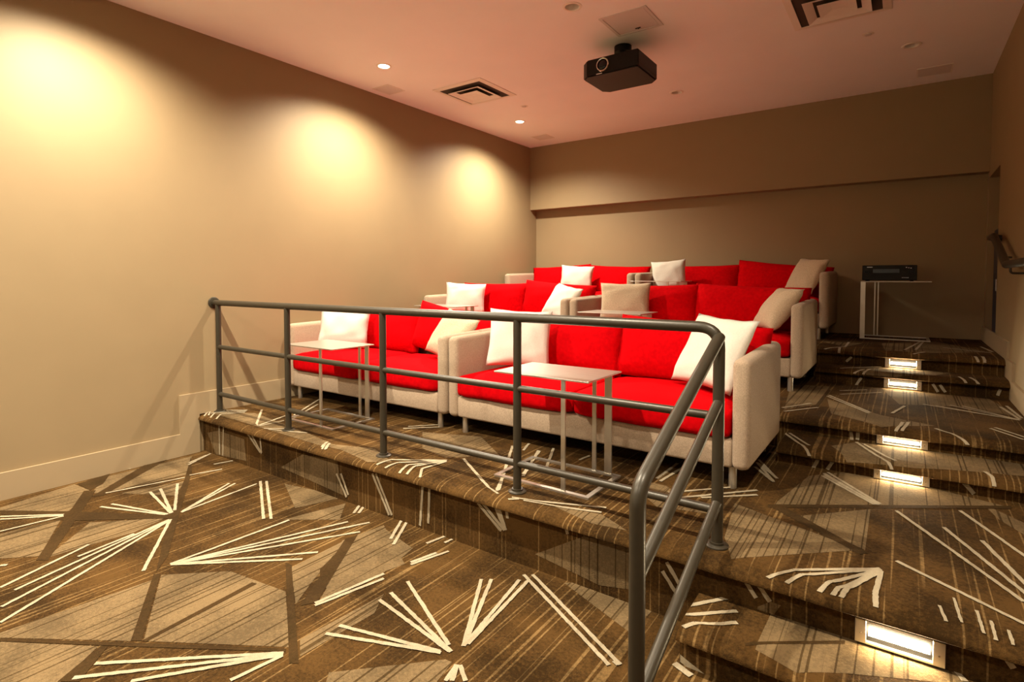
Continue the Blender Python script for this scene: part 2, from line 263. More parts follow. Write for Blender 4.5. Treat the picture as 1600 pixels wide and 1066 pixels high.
BEIGE = {
 'F': [[(-5.276, 1.091), (-5.395, 1.565), (-5.136, 1.587), (-4.793, 1.351), (-5.199, 1.074)], [(-5.38, 1.772), (-5.36, 2.448), (-4.885, 2.19), (-4.992, 1.642), (-5.059, 1.57)], [(-4.728, 0.973), (-4.684, 1.279), (-4.158, 1.028), (-4.313, 0.884)], [(-4.456, 1.372), (-4.114, 1.705), (-4.051, 1.485), (-4.1, 1.041)], [(-3.409, 0.625), (-3.321, 1.31), (-2.835, 1.017), (-3.355, 0.679)], [(-3.34, 1.35), (-3.064, 1.592), (-2.625, 1.653), (-2.211, 1.406), (-2.791, 1.049)], [(-2.82, 1.811), (-2.839, 2.206), (-2.592, 1.789), (-2.481, 1.617)], [(-2.811, 2.277), (-2.77, 2.46), (-2.415, 2.372), (-2.347, 2.082), (-2.409, 1.704)], [(-4.029, 2.541), (-3.407, 2.651), (-3.534, 2.31)], [(-3.43, 2.15), (-3.308, 2.573), (-3.115, 2.372)], [(-3.517, 0.549), (-2.916, 0.916), (-2.778, 0.739), (-2.852, 0.502)], [(-2.218, 1.465), (-2.184, 1.936), (-2.096, 1.795), (-2.118, 1.398)], [(-2.851, 2.191), (-2.803, 2.488), (-2.32, 2.214), (-2.436, 1.782), (-2.586, 1.836)], [(-1.468, 2.57), (-1.339, 2.688), (-0.979, 2.64), (-1.011, 2.381)], [(-1.931, 1.408), (-1.586, 1.749), (-1.55, 1.752), (-1.517, 1.592), (-1.871, 1.342)], [(-4.879, 1.698), (-4.739, 2.105), (-4.482, 1.92)]],
 'R1': [[(-1.674, 0.088), (-1.362, 0.276), (-1.096, 0.291), (-1.082, 0.076), (-1.269, 0.039)], [(-4.169, 0.09), (-3.868, 0.254), (-3.436, 0.285), (-3.364, 0.039)], [(-5.377, 0.182), (-5.175, 0.235), (-4.728, 0.23), (-4.698, 0.042), (-5.223, 0.003)], [(-0.499, 0.193), (-0.447, 0.234), (-0.406, 0.231), (-0.456, 0.139), (-0.508, 0.109)]],
 'T1': [[(-0.762, 3.29), (-0.141, 3.063), (-0.62, 2.595), (-0.701, 2.827)], [(-0.566, 3.473), (-0.477, 4.034), (-0.114, 4.469), (0.181, 4.229), (0.51, 4.127), (-0.577, 3.386)], [(-0.47, 3.28), (-0.124, 3.645), (-0.122, 3.077)], [(-1.584, 2.652), (-1.327, 2.72), (-1.131, 2.585), (-1.323, 2.547)], [(-3.267, 3.329), (-2.781, 3.504), (-2.373, 3.208), (-2.657, 2.943), (-2.95, 3.005)], [(-1.458, 3.328), (-1.178, 3.327), (-0.835, 3.066), (-1.11, 2.987)], [(-5.543, 2.623), (-5.032, 2.878), (-4.041, 2.76), (-3.351, 2.613), (-3.686, 2.572), (-4.854, 2.613)], [(0.397, 4.099), (0.626, 3.797), (0.592, 3.58), (0.441, 3.883)], [(-3.644, 2.66), (-3.244, 2.793), (-2.894, 2.64), (-3.071, 2.515)]],
 'H1': [[(-0.451, 2.36), (-0.443, 2.641), (-0.366, 2.672), (0.16, 2.68), (0.234, 2.55), (-0.298, 2.206), (-0.451, 2.267)]],
 'T2': [[(-0.871, 5.949), (-0.546, 6.068), (-0.562, 5.13), (-0.747, 4.771)], [(-0.512, 5.414), (-0.116, 5.005), (0.204, 4.856), (-0.104, 4.581), (-0.433, 4.85)], [(-0.149, 6.242), (0.623, 6.215), (0.732, 5.537), (0.351, 5.696), (-0.006, 5.522)]],
 'H2': [[(-0.387, 4.384), (-0.25, 4.584), (0.101, 4.629), (0.648, 4.657), (0.608, 4.359), (0.093, 4.145), (-0.28, 4.087)]],
 'T3': [[(-0.187, 7.418), (0.314, 7.988), (0.704, 7.123), (0.267, 6.735), (-0.137, 6.696)], [(-0.751, 7.237), (-0.351, 7.302), (-0.488, 6.807)]],
 'H3': [[(-0.356, 6.274), (-0.073, 6.606), (0.397, 6.556), (0.254, 6.28), (-0.216, 6.064)]]}
DARK = {
 'F': [[(-3.381, 1.328), (-3.35, 1.349), (-2.798, 1.044), (-2.838, 1.015)], [(-2.853, 1.599), (-2.818, 1.606), (-2.773, 1.053), (-2.798, 1.044)], [(-5.163, 1.557), (-5.098, 1.614), (-4.054, 1.04), (-4.111, 0.999)], [(-5.538, 2.197), (-5.446, 2.279), (-4.929, 1.605), (-4.976, 1.544)], [(-5.21, 1.077), (-4.786, 1.356), (-4.121, 1.747), (-4.067, 1.724), (-4.614, 1.292), (-5.125, 1.059)], [(-2.853, 2.216), (-2.83, 2.292), (-2.406, 1.688), (-2.449, 1.62)], [(-2.894, 1.825), (-2.841, 1.829), (-2.082, 1.368), (-2.116, 1.344)], [(-3.349, 0.678), (-2.808, 1.018), (-2.215, 1.391), (-2.195, 1.378), (-2.798, 0.996), (-3.32, 0.671)], [(-2.907, 0.923), (-2.88, 0.941), (-2.72, 0.786), (-2.792, 0.735)], [(-2.667, 1.894), (-2.817, 2.215), (-2.845, 2.308), (-2.595, 1.886), (-2.529, 1.795)], [(-4.796, 2.13), (-5.333, 2.425), (-4.925, 2.247), (-4.02, 1.734), (-3.541, 1.47), (-3.392, 1.345), (-4.074, 1.696)], [(-5.379, 1.576), (-5.44, 1.827), (-5.219, 1.702), (-5.136, 1.587)]],
 'T1': [[(-0.601, 3.369), (-0.543, 3.418), (-0.11, 3.049), (-0.139, 3.011)], [(-0.604, 3.384), (0.524, 4.154), (0.518, 4.098), (-0.595, 3.338)]],
 'H1': [[(-0.494, 2.291), (-0.164, 2.572), (-0.162, 2.548), (-0.489, 2.267)]],
 'T2': [[(-0.566, 5.049), (-0.555, 5.853), (-0.526, 5.853), (-0.538, 5.03)]]}

# ================================================================ THE SETTING
LIT = [(-4.67, y) for y in (-1.04, 1.58, 4.20, 6.82)]
LIT_MORE = [(-2.35, -1.04), (-2.35, 1.58), (.02, -1.04), (.02, 1.58)]
UNLIT = [(-2.35, 4.22), (-2.35, 6.88), (.02, 6.85), (.02, 4.22)]
HOLE = .062

def struct(name, bm, mat, label, parent=None, **k):
    o = obj(name, bm, mat, parent, **k)
    return tag(o, label, None, None, 'structure')

# ceiling: a sheet with round openings for the recessed lamps
def ceiling_mesh():
    bm = bmesh.new()
    pts = LIT + LIT_MORE + UNLIT
    xs = {XL - .1, XR + .1}; ys = {YF - .1, YB + .1}
    for x, y in pts:
        xs |= {round(x - .12, 4), round(x + .12, 4)}; ys |= {round(y - .12, 4), round(y + .12, 4)}
    xs = sorted(xs); ys = sorted(ys)
    cache = {}
    def V(x, y):
        k = (round(x, 4), round(y, 4))
        if k not in cache: cache[k] = bm.verts.new((x, y, H))
        return cache[k]
    for x0, x1 in zip(xs, xs[1:]):
        for y0, y1 in zip(ys, ys[1:]):
            c = next(((x, y) for x, y in pts if x0 < x < x1 and y0 < y < y1 and x1 - x0 < .25 and y1 - y0 < .25), None)
            if c is None:
                bm.faces.new((V(x0, y0), V(x0, y1), V(x1, y1), V(x1, y0)))
            else:
                n = 32; ring = []
                for i in range(n): ring.append(bm.verts.new((c[0] + HOLE * math.cos(2*math.pi*i/n), c[1] + HOLE * math.sin(2*math.pi*i/n), H)))
                cor = [V(x1, y1), V(x0, y1), V(x0, y0), V(x1, y0)]
                q = n // 4
                for k in range(4):
                    s = k * q
                    for i in range(q): bm.faces.new((cor[k], ring[(s + i + 1) % n], ring[(s + i) % n]))
                    bm.faces.new((cor[k], cor[(k + 1) % 4], ring[(s + q) % n]))
    bmesh.ops.recalc_face_normals(bm, faces=bm.faces[:])
    if sum(f.normal.z for f in bm.faces) > 0: bmesh.ops.reverse_faces(bm, faces=bm.faces[:])
    return bm
struct('ceiling', ceiling_mesh(), M['ceiling'], 'flat salmon pink painted ceiling')

struct('wall_left', boxm(XL - .12, XL, YF - .1, YB + .1, -.1, H + .3), M['wall'], 'long taupe wall washed by downlights')
struct('wall_back', boxm(XL, XR, YB, YB + .12, -.1, H + .3), M['wall'], 'taupe back wall under the soffit')
struct('wall_front', boxm(XL, XR, YF - .12, YF, -.1, H + .3), M['wall'], 'taupe wall at the screen end')
struct('trim_1', boxm(XL, XR, YS, YB, ZS, H), M['wall'], 'deep taupe soffit across the top of the back wall')
# right wall with the recess of the door near the back
DY0, DY1, DZ = 7.47, 8.36, 2.80
bm = bmesh.new()
box(bm, XR, XR + .3, YF - .1, DY0, -.1, H + .3)
box(bm, XR, XR + .3, DY1, YB + .1, -.1, H + .3)
box(bm, XR, XR + .3, DY0, DY1, DZ, H + .3)
box(bm, XR, XR + .3, DY0, DY1, -.1, Z3)
box(bm, XR + .26, XR + .3, DY0, DY1, Z3, DZ)
struct('wall_right', bm, M['wall'], 'taupe right wall with a recessed doorway near the back')
door = struct('door_1', rbox(XR + .003, XR + .043, DY0 + .002, DY0 + .32, Z3 + .005, 2.16, .004, 1), M['navy'], 'dark navy door leaf inside the recess')
obj('latch_plate', boxm(XR - .001, XR + .003, DY0 + .06, DY0 + .10, 1.52, 1.64), M['mark'], door)

# ---- carpeted floor, tiers and steps
EA, EB, TIP = .125, .045, .055

def tread_z(y, yr, zt):
    t = (yr + .07 - y) / EA
    return zt if t <= 0 else zt - EB + EB * math.sqrt(max(0, 1 - min(t, 1) ** 2))

def tier_mesh(yr, zb, zt, yend, x0, x1):
    p = [(yend, zb), (yr, zb), (yr, zt - .058), (yr - TIP + .012, zt - .058), (yr - TIP, zt - .05)]
    n = 9
    for i in range(n + 1):
        a = math.pi / 2 * i / n
        p.append((yr + .07 - EA * math.cos(a), zt - EB + EB * math.sin(a)))
    p.append((yend, zt))
    bm = bmesh.new()
    A = [bm.verts.new((x0, *q)) for q in p]; B = [bm.verts.new((x1, *q)) for q in p]
    for i in range(len(p)):
        j = (i + 1) % len(p); bm.faces.new((A[i], A[j], B[j], B[i]))
    bm.faces.new(A); bm.faces.new(B[::-1])
    bmesh.ops.recalc_face_normals(bm, faces=bm.faces[:])
    return bm

def clip(poly, i, lim, keep_above):
    out = []
    for a, b in zip(poly, poly[1:] + poly[:1]):
        ia = (a[i] >= lim) == keep_above or a[i] == lim; ib = (b[i] >= lim) == keep_above or b[i] == lim
        if ia: out.append(a)
        if ia != ib:
            t = (lim - a[i]) / (b[i] - a[i]); out.append((a[0] + t * (b[0] - a[0]), a[1] + t * (b[1] - a[1])))
    return out

def inlay(name, polys, surf, off, mat, parent):
    """woven areas lying in the pile of one carpet surface"""
    kind, yr, zb, zt, yend, x0, x1 = surf
    bm = bmesh.new()
    off0 = off
    for pi, poly in enumerate(polys):
        off = off0 + pi * 2.5e-5
        poly = [tuple(p) for p in poly]
        area = sum(a[0]*b[1] - b[0]*a[1] for a, b in zip(poly, poly[1:] + poly[:1]))
        if area < 0: poly = poly[::-1]
        poly = clip(poly, 0, x0 + .003, True)
        if poly: poly = clip(poly, 0, x1 - .003, False)
        if not poly: continue
        if kind == 'floor':
            poly = clip(poly, 1, yend - .002, False)
            if len(poly) > 2: bm.faces.new([bm.verts.new((x, y, zt + off)) for x, y in poly])
        elif kind == 'riser':
            poly = clip(poly, 1, zb, True)
            if poly: poly = clip(poly, 1, zt - .058, False)
            if len(poly) > 2: bm.faces.new([bm.verts.new((x, yr - off, z)) for x, z in poly])
        else:
            ye = yr + .07
            poly = [(x, y if y >= ye else ye - (ye - y) * .56) for x, y in poly]
            poly = clip(poly, 1, yend - .002, False)
            if poly: poly = clip(poly, 1, yr - TIP + .0008, True)
            if not poly: continue
            cuts = [yr - TIP, yr - TIP + .001, yr - TIP + .004, yr - TIP + .009, yr - TIP + .017, yr - TIP + .029, yr - TIP + .045, yr - TIP + .065, ye - .015, ye, 99]
            for c0, c1 in zip(cuts, cuts[1:]):
                q = clip(poly, 1, c0, True)
                if q: q = clip(q, 1, c1, False)
                if len(q) < 3: continue
                vs_ = []
                for x, y in q:
                    t = max(0, min(1, (ye - y) / EA))
                    vs_.append(bm.verts.new((x, y - off * t, tread_z(y, yr, zt) + off * (1 - .3 * t))))
                bm.faces.new(vs_)
    bmesh.ops.remove_doubles(bm, verts=bm.verts[:], dist=1e-5)
    if not bm.faces:
        bm.free(); return None
    return obj(name, bm, mat, parent)

def strip(x0, y0, x1, y1, w0, w1):
    d = Vector((x1 - x0, y1 - y0)); L = d.length
    if L < 1e-4: return [(x0, y0)] * 3
    n = Vector((-d.y, d.x)) / L
    k = max(1, int(L / .022)); a_, b_ = [], []
    for i in range(k + 1):                    # tufts give the woven edge a slight tooth
        t = i / k; w = w0 + (w1 - w0) * t
        for side, lst in ((-1, a_), (1, b_)):
            q = side * (w / 2 + random.uniform(-.0016, .0016))
            lst.append((x0 + d.x * t + n.x * q, y0 + d.y * t + n.y * q))
    return a_ + b_[::-1]

def weave(key, surf, parent):
    if key in BEIGE: inlay('beige_patches', BEIGE[key], surf, .0012, M['beige'], parent)
    if key in DARK: inlay('brown_ribbons', DARK[key], surf, .0024, M['dark'], parent)
    if key in CREAM: inlay('cream_lines', [strip(*s) for s in CREAM[key]], surf, .0036, M['cream'], parent)

fl = struct('floor', boxm(XL, XR, YF, 2.62, -.1, 0), M['brown'], 'lower floor of brown patterned carpet with cream rays')
weave('F', ('floor', 0, 0, 0, 2.60, XL, XR), fl)
TN = {'T1': ('floor_first_tier', 'lowest carpeted tier with the railing along its edge'),
      'T2': ('floor_second_tier', 'middle carpeted tier under the second row of sofas'),
      'T3': ('floor_third_tier', 'highest carpeted tier against the back wall'),
      'H1': ('floor_first_step', 'carpeted half step at the foot of the aisle'),
      'H2': ('floor_second_step', 'carpeted half step in the middle of the aisle'),
      'H3': ('floor_third_step', 'carpeted half step at the top of the aisle')}
for kt, kr, yr, zb, zt, yend, x0, x1 in TIERS + STEPS:
    o = struct(TN[kt][0], tier_mesh(yr, zb, zt, yend, x0, x1), M['brown'], TN[kt][1], smooth=True, angle=40)
    weave(kt, ('tread', yr, zb, zt, yend, x0, x1), o)
    weave(kr, ('riser', yr, zb, zt, yend, x0, x1), o)

# ---- baseboards that climb with the tiers
def board(name, segs, x0, x1, label):
    bm = bmesh.new()
    for ya, yb, za, zb_ in segs: box(bm, x0, x1, ya, yb, za, zb_)
    o = struct(name, bm, M['trim'], label)
    return o
hb = .205
board('baseboard_left', [(YF, 2.385, 0, hb), (2.385, 2.558, 0, Z1 + hb), (2.558, 4.42, Z1, Z1 + hb), (4.42, 4.59, Z1, Z2 + hb), (4.59, 6.38, Z2, Z2 + hb), (6.38, 6.55, Z2, Z3 + hb), (6.55, YB, Z3, Z3 + hb)],
      XL, XL + .02, 'stepped painted baseboard along the left wall')
hr = .165
h1, h2, h3 = Z1 / 2, (Z1 + Z2) / 2, (Z2 + Z3) / 2
board('baseboard_right', [(YF, 2.2, 0, hr), (2.2, 2.5, 0, h1 + hr), (2.5, 4.13, 0, Z1 + hr), (4.13, 4.53, Z1 - .1, h2 + hr), (4.53, 6.2, h2 - .1, Z2 + hr), (6.2, 6.52, Z2 - .1, h3 + hr), (6.52, DY0, h3 - .1, Z3 + hr), (DY0, YB, Z3 - .1, Z3 + hr)],
      XR - .02, XR, 'stepped painted baseboard climbing the right wall beside the aisle')

# ================================================================ SOFAS
def soft_block(w, d, h, r=.05, n=10, bulge=(0, 0, 0), seed=0, wr=.004):
    """upholstered block with rounded edges and slightly swollen faces, centred"""
    rnd = random.Random(seed); ph = [rnd.uniform(0, 6.28) for _ in range(6)]
    bm = bmesh.new()
    bmesh.ops.create_cube(bm, size=2)
    bmesh.ops.subdivide_edges(bm, edges=bm.edges[:], cuts=n, use_grid_fill=True)
    hw, hd, hh = w/2, d/2, h/2
    for v in bm.verts:
        u = Vector(v.co)
        p = Vector((u.x * hw, u.y * hd, u.z * hh))
        inner = Vector((max(-hw + r, min(hw - r, p.x)), max(-hd + r, min(hd - r, p.y)), max(-hh + r, min(hh - r, p.z))))
        q = p - inner
        if q.length > 1e-6: p = inner + q.normalized() * r
        fx, fy, fz = 1 - u.x**2, 1 - u.y**2, 1 - u.z**2
        p.x += math.copysign(bulge[0] * fy * fz, u.x) if abs(u.x) > .99 else 0
        p.y += math.copysign(bulge[1] * fx * fz, u.y) if abs(u.y) > .99 else 0
        p.z += math.copysign(bulge[2] * fx * fy, u.z) if abs(u.z) > .99 else 0
        k = wr * (math.sin(9*p.x + ph[0]) * math.sin(7*p.z + ph[1]) + .6 * math.sin(17*p.x + ph[2] + 5*p.y))
        p += Vector((u.x, u.y, u.z)) * k
        v.co = p
    return bm

def pillow_mesh(w, h, t, seed=0, n=18, sag=.0, pinch=.07):
    rnd = random.Random(seed); ph = [rnd.uniform(0, 6.28) for _ in range(8)]
    bm = bmesh.new(); rows = {}
    for side in (-1, 1):
        for i in range(n + 1):
            for j in range(n + 1):
                u, v = -1 + 2*i/n, -1 + 2*j/n
                edge = max(abs(u), abs(v)) > .999
                if edge and side == 1:
                    rows[(1, i, j)] = rows[(-1, i, j)]; continue
                th = t/2 * (max(0, 1 - abs(u)**2.6) * max(0, 1 - abs(v)**2.6)) ** .55
                x = u * w/2 * (1 - pinch * (1 - v*v) * abs(u)**2)
                z = v * h/2 * (1 - pinch * (1 - u*u) * abs(v)**2) - sag * (1 - u*u) * (v + 1) * .5
                wr = (.010 * math.sin(11*u + 3*v + ph[0]) * abs(u)**2 * (1 - u**8) + .008 * math.sin(13*v - 4*u + ph[1]) * abs(v)**2 * (1 - v**8)
                      + .005 * math.sin(6*u + ph[2]) * math.sin(5*v + ph[3]))
                y = side * (th + (wr if not edge else 0))
                if edge: y = .006 * math.sin(9*(u + v) + ph[4])
                rows[(side, i, j)] = bm.verts.new((x, y, z))
    for side in (-1, 1):
        for i in range(n):
            for j in range(n):
                f = [rows[(side, i, j)], rows[(side, i+1, j)], rows[(side, i+1, j+1)], rows[(side, i, j+1)]]
                bm.faces.new(f if side == -1 else f[::-1])
    return bm

def pose(c, yaw, tilt, roll):
    return Matrix.Translation(c) @ Matrix.Rotation(R(yaw), 4, 'Z') @ Matrix.Rotation(R(-tilt), 4, 'X') @ Matrix.Rotation(R(roll), 4, 'Y')

def leg_mesh(h):
    return lathe(bmesh.new(), [(.024, 0), (.024, h), ], 18)
LEG = mesh_of(leg_mesh(.135), 'sofa_leg', True, 40); LEG.materials.append(M['steel'])

SEED = [0]
def sofa(x0, x1, yf, z, label, cush):
    """cush = for each back cushion (dx, dz, roll, yaw)"""
    w = x1 - x0; aw = .105; d = 1.03
    t = thing('sofa', label, 'sofa', ((x0 + x1) / 2, yf, z), 0, 'beige sofas with red cushions')
    for lx in (-w/2 + .15, w/2 - .105):
        for ly in (.06, d - .08): obj('leg', LEG, None, t, (lx, ly, 0))
    obj('base', rbox(-w/2 + aw - .005, w/2 - aw + .005, .012, d - .1, .13, .305, .018, 2), M['linen'], t, smooth=True, angle=50)
    for s in (-1, 1):
        a = w/2 - aw if s > 0 else -w/2
        bm = rbox(a, a + aw, 0, d, .125, .80, .042, 4)
        for v in bm.verts:                       # arms swell a little outwards and rise to the back
            k = (v.co.z - .125) / .675
            v.co.x += s * .012 * math.sin(math.pi * k) * (1 if s * v.co.x > s * (a + aw/2) else 0)
            if k > .6: v.co.z += .022 * v.co.y
        ar = obj('arm', bm, M['linen'], t, smooth=True, angle=50)
    obj('back_frame', rbox(-w/2 + aw - .005, w/2 - aw + .005, d - .12, d, .125, .79, .03, 3), M['linen'], t, smooth=True, angle=50)
    cw = (w - 2*aw) / 2
    for k in (0, 1):
        SEED[0] += 1
        cx = (-1 + 2*k) * cw/2
        obj('seat_cushion', soft_block(cw - .006, .83, .185, .05, 10, (0, .012, .035), SEED[0], .002), M['red'], t, (cx, .395, .395), smooth=True)
        SEED[0] += 1
        dx, dz, roll, yaw = cush[k]
        b = obj('back_cushion', pillow_mesh(cw * 1.075, .50, .27, SEED[0], 20, .010, .022), M['red'], t, smooth=True)
        b.matrix_local = pose((cx + dx, .80, .715 + dz), yaw, 12, roll)
    return t

R1Y, R2Y, R3Y = 3.48, 5.55, 7.44
XG = -3.135
sofa(XL + .015, XG - .012, R1Y, Z1, 'beige two seat sofa with red cushions, in the lowest row beside the left wall', [(.01, 0, 0, 4), (.03, .01, 9, 0)])
sofa(XG + .012, -.73, R1Y, Z1, 'beige two seat sofa with red cushions, in the lowest row next to the aisle steps', [(0, 0, 0, 0), (.03, .0, 3, 0)])
sofa(XL + .03, XG - .01, R2Y, Z2, 'beige two seat sofa with red cushions, in the middle row beside the left wall', [(0, .01, 0, 3), (.02, .02, 4, -2)])
sofa(XG + .01, -.725, R2Y, Z2, 'beige two seat sofa with red cushions, in the middle row next to the aisle steps', [(0, 0, -1, 0), (.02, .0, 2, 0)])
sofa(XL + .04, XG - .01, R3Y, Z3, 'beige two seat sofa with red cushions, in the highest row beside the left wall', [(.0, -.02, -3, 3), (0, -.03, 2, 0)])
sofa(XG + .01, -.71, R3Y, Z3, 'beige two seat sofa with red cushions, in the highest row near the media receiver', [(0, -.04, 0, 0), (.02, -.03, 6, 0)])

def pillow(mat, w, h, c, yaw, tilt, roll, label, t=.17):
    SEED[0] += 1
    o = obj('throw_pillow', pillow_mesh(w, h, t, SEED[0]), M[mat], None, smooth=True)
    o.matrix_world = pose(c, yaw, tilt, roll)
    return tag(o, label, 'pillow', 'throw pillows on the sofas')
pillow('white', .54, .44, (-4.98, 3.88, 1.115), 42, 16, 4, 'off white throw pillow against the left arm of the lowest row sofa by the wall')
pillow('sand', .52, .48, (-3.497, 3.96, 1.105), -8, 30, 13, 'sand throw pillow leaning right on the lowest row sofa by the wall')
pillow('white', .54, .50, (-2.66, 3.88, 1.140), 30, 16, 3, 'large white throw pillow behind the shiny side table on the front aisle sofa')
pillow('white', .54, .54, (-1.075, 3.96, 1.14), -26, 28, 3, 'white throw pillow leaning on the right arm of the lowest row sofa by the aisle')
pillow('white', .56, .44, (-4.98, 5.93, 1.372), 36, 14, 3, 'bright white throw pillow at the left arm of the middle row sofa by the wall')
pillow('white', .48, .48, (-3.49, 6.02, 1.355), -14, 32, 11, 'white throw pillow leaning on the right arm of the middle row sofa by the wall')
pillow('sand', .58, .46, (-2.63, 6.0, 1.375), 18, 14, 0, 'crumpled sand throw pillow at the left arm of the middle row sofa by the aisle')
pillow('sand', .50, .50, (-1.017, 6.0, 1.35), -58, 36, 0, 'sand throw pillow slumped on the right arm of the middle row sofa by the aisle', .20)
pillow('white', .54, .42, (-4.30, 7.90, 1.652), 16, 14, 3, 'bright white throw pillow between the red cushions of the highest row sofa by the wall')
pillow('white', .50, .46, (-2.78, 7.88, 1.685), 6, 10, -5, 'off white throw pillow at the left arm of the highest row sofa near the receiver')
pillow('sand', .50, .50, (-1.01, 7.9, 1.685), -40, 30, 4, 'sand throw pillow leaning on the right arm of the highest row sofa near the receiver')

# ================================================================ SIDE TABLES
def side_table(x, y, z, label, legs, w=.685, d=.46, h=.69):
    t = thing('side_table', label, 'table', (x, y, z), 0, 'brushed metal side tables')
    obj('table_top', rbox(0, w, 0, d, h - .010, h, .002, 1), M['steel'], t)
    b = .03
    fr = bmesh.new()
    box(fr, 0, w, 0, b, 0, .012); box(fr, 0, w, d - b, d, 0, .012)
    box(fr, 0, b, b, d - b, 0, .012); box(fr, w - b, w, b, d - b, 0, .012)
    obj('base_frame', fr, M['steel'], t)
    for (lx, ly, sx, sy) in legs:
        obj('leg', boxm(lx - sx/2, lx + sx/2, ly - sy/2, ly + sy/2, .012, h - .010), M['steel'], t)
    return t
LG = [(.51, .015, .028, .012), (.50, .445, .028, .012), (.60, .445, .05, .012)]
side_table(-4.60, 2.92, Z1, 'metal side table in front of the lowest row sofa by the left wall', LG)
side_table(-2.155, 2.85, Z1, 'brightly shining metal side table behind the railing, in front of the lowest row aisle sofa', LG)
side_table(-5.10, 5.055, Z2, 'metal side table in front of the middle row sofa by the left wall', LG)
side_table(-2.74, 5.055, Z2, 'metal side table in front of the middle row sofa by the aisle', LG)
side_table(-2.98, 6.945, Z3, 'metal side table in front of the highest row sofa near the receiver', LG)
side_table(-.42, 7.88, Z3, 'metal side table under the black receiver in the back right corner', [(.025, .015, .05, .012), (.13, .445, .012, .02), (.165, .445, .012, .02)])

t = thing('media_receiver', 'black media receiver on the side table in the back right corner', 'receiver', (-.14, 8.07, Z3 + .69))
obj('body', rbox(-.265, .265, -.15, .17, .012, .19, .006, 2), M['black'], t)
obj('front_panel', rbox(-.268, .268, -.162, -.148, .014, .188, .004, 1), M['black'], t)
obj('display', boxm(-.16, .10, -.1635, -.162, .10, .145), M['glass'], t)
for sx in (-.225, .225):
    k = lathe(bmesh.new(), [(.024, 0), (.022, .018)], 20)
    o = obj('knob', k, M['black'], t, (sx, -.162, .115), (R(90), 0, 0), smooth=True, angle=40)
obj('badge', boxm(-.22, -.165, -.1632, -.162, .165, .173), M['mark'], t)
for q in range(3): obj('indicator', boxm(.16 + .022*q, .172 + .022*q, -.1632, -.162, .158 - .004*q, .166 - .004*q), M['mark'], t)
for q in range(5): obj('socket', boxm(.125 + .014*q, .132 + .014*q, -.1632, -.162, .040, .046), M['mark'], t)
for sx in (-.22, .22):
    for sy in (-.11, .13): obj('foot', lathe(bmesh.new(), [(.018, 0), (.018, .013)], 14), M['black'], t, (sx, sy, 0))

# ================================================================ RAILING
rl = thing('guard_railing', 'dark grey tubular guard railing along the lowest tier and down its step', 'railing', (-3.0, 2.72, Z1))
def rpart(name, pts, r, flat=1.0, n=16):
    bm = tube(bmesh.new(), [Vector(p) - Vector((-3.0, 2.72, Z1)) for p in pts], r, n, flat)
    return obj(name, bm, M['rail'], rl, smooth=True, angle=60)
PX = [-5.375, -4.24, -3.06, -1.88, -.71]
YP, ZT = 2.72, 1.415
rpart('top_rail', fillet([(XL + .005, YP, ZT), (PX[4], YP, ZT), (PX[4], YP, Z1)], .10), .0275)
for x in PX[:4]: rpart('post', [(x, YP, Z1), (x, YP, ZT)], .025)
for z, nm in ((.99, 'middle_rail'), (.535, 'lower_rail')):
    for a, b in zip(PX, PX[1:]): rpart(nm, [(a, YP, z), (b, YP, z)], .021)
YN = 1.735
rpart('sloped_rail', fillet([(PX[4], YP, 1.37), (PX[4], YN, .945), (PX[4], YN, 0)], .10), .0275)
rpart('sloped_rail', [(PX[4], YP, 1.06), (PX[4], YN, .645)], .0235)
rpart('sloped_rail', [(PX[4], YP, .575), (PX[4], YN, .205)], .0235)
def flange(c, axis):
    bm = lathe(bmesh.new(), [(.055, 0), (.055, .006), (.048, .010), (.034, .012), (.034, .022)], 24)
    o = obj('flange', bm, M['rail'], rl, Vector(c) - Vector((-3.0, 2.72, Z1)), axis, smooth=True, angle=35)
for x in PX: flange((x, YP, Z1), (0, 0, 0))
flange((PX[4], YN, 0), (0, 0, 0))
flange((XL, YP, ZT), (0, R(90), 0))

# wall handrail beside the aisle
hrl = thing('wall_handrail', 'dark metal handrail bracketed to the right wall above the aisle steps', 'handrail', (XR, 6.0, Z2))
def hpart(name, pts, r, flat=1.0):
    bm = tube(bmesh.new(), [Vector(p) - Vector((XR, 6.0, Z2)) for p in pts], r, 14, flat)
    return obj(name, bm, M['rail'], hrl, smooth=True, angle=60)
xh = XR - .085
hpart('rail', fillet([(XR, 7.22, 2.045), (xh, 7.22, 2.05), (xh, 6.95, 2.05), (xh, 6.12, 1.765), (xh, 4.95, 1.765), (xh, 4.05, 1.51), (xh, 3.0, 1.51), (xh, 2.0, 1.15), (XR, 2.0, 1.15)], .05, 6), .032)
for y, z in ((6.55, 1.91), (5.9, 1.765), (4.5, 1.64), (3.2, 1.51)):
    hpart('bracket', fillet([(xh, y, z - .02), (xh, y, z - .075), (XR, y, z - .075)], .04, 6), .009)

# ================================================================ STEP LIGHTS
def step_light(y, z, h, label):
    t = thing('step_light', label, 'step light', (.013, y, z), 0, 'lit step lights in the aisle risers')
    w = .144; e = .038
    obj('housing', boxm(-w, w, -.003, 0, 0, h), M['black'], t)
    for s in (-1, 1):
        a = w - e if s > 0 else -w
        p = obj('end_plate', rbox(a, a + e, -.022, -.003, 0, h, .0015, 1), M['steel'], t)
        obj('screw', lathe(bmesh.new(), [(.004, 0), (.003, .002)], 10), M['ring'], p, (a + e/2, -.022, h * .45), (R(90), 0, 0))
    obj('top_strip', boxm(-w + e, w - e, -.020, -.003, h - .007, h), M['steel'], t)
    obj('bottom_strip', boxm(-w + e, w - e, -.020, -.003, 0, .007), M['steel'], t)
    obj('lamp_tube', tube(bmesh.new(), [(-w + e + .008, -.014, h*.5), (w - e - .008, -.014, h*.5)], h * .125, 12), M['tubelight'], t, smooth=True)
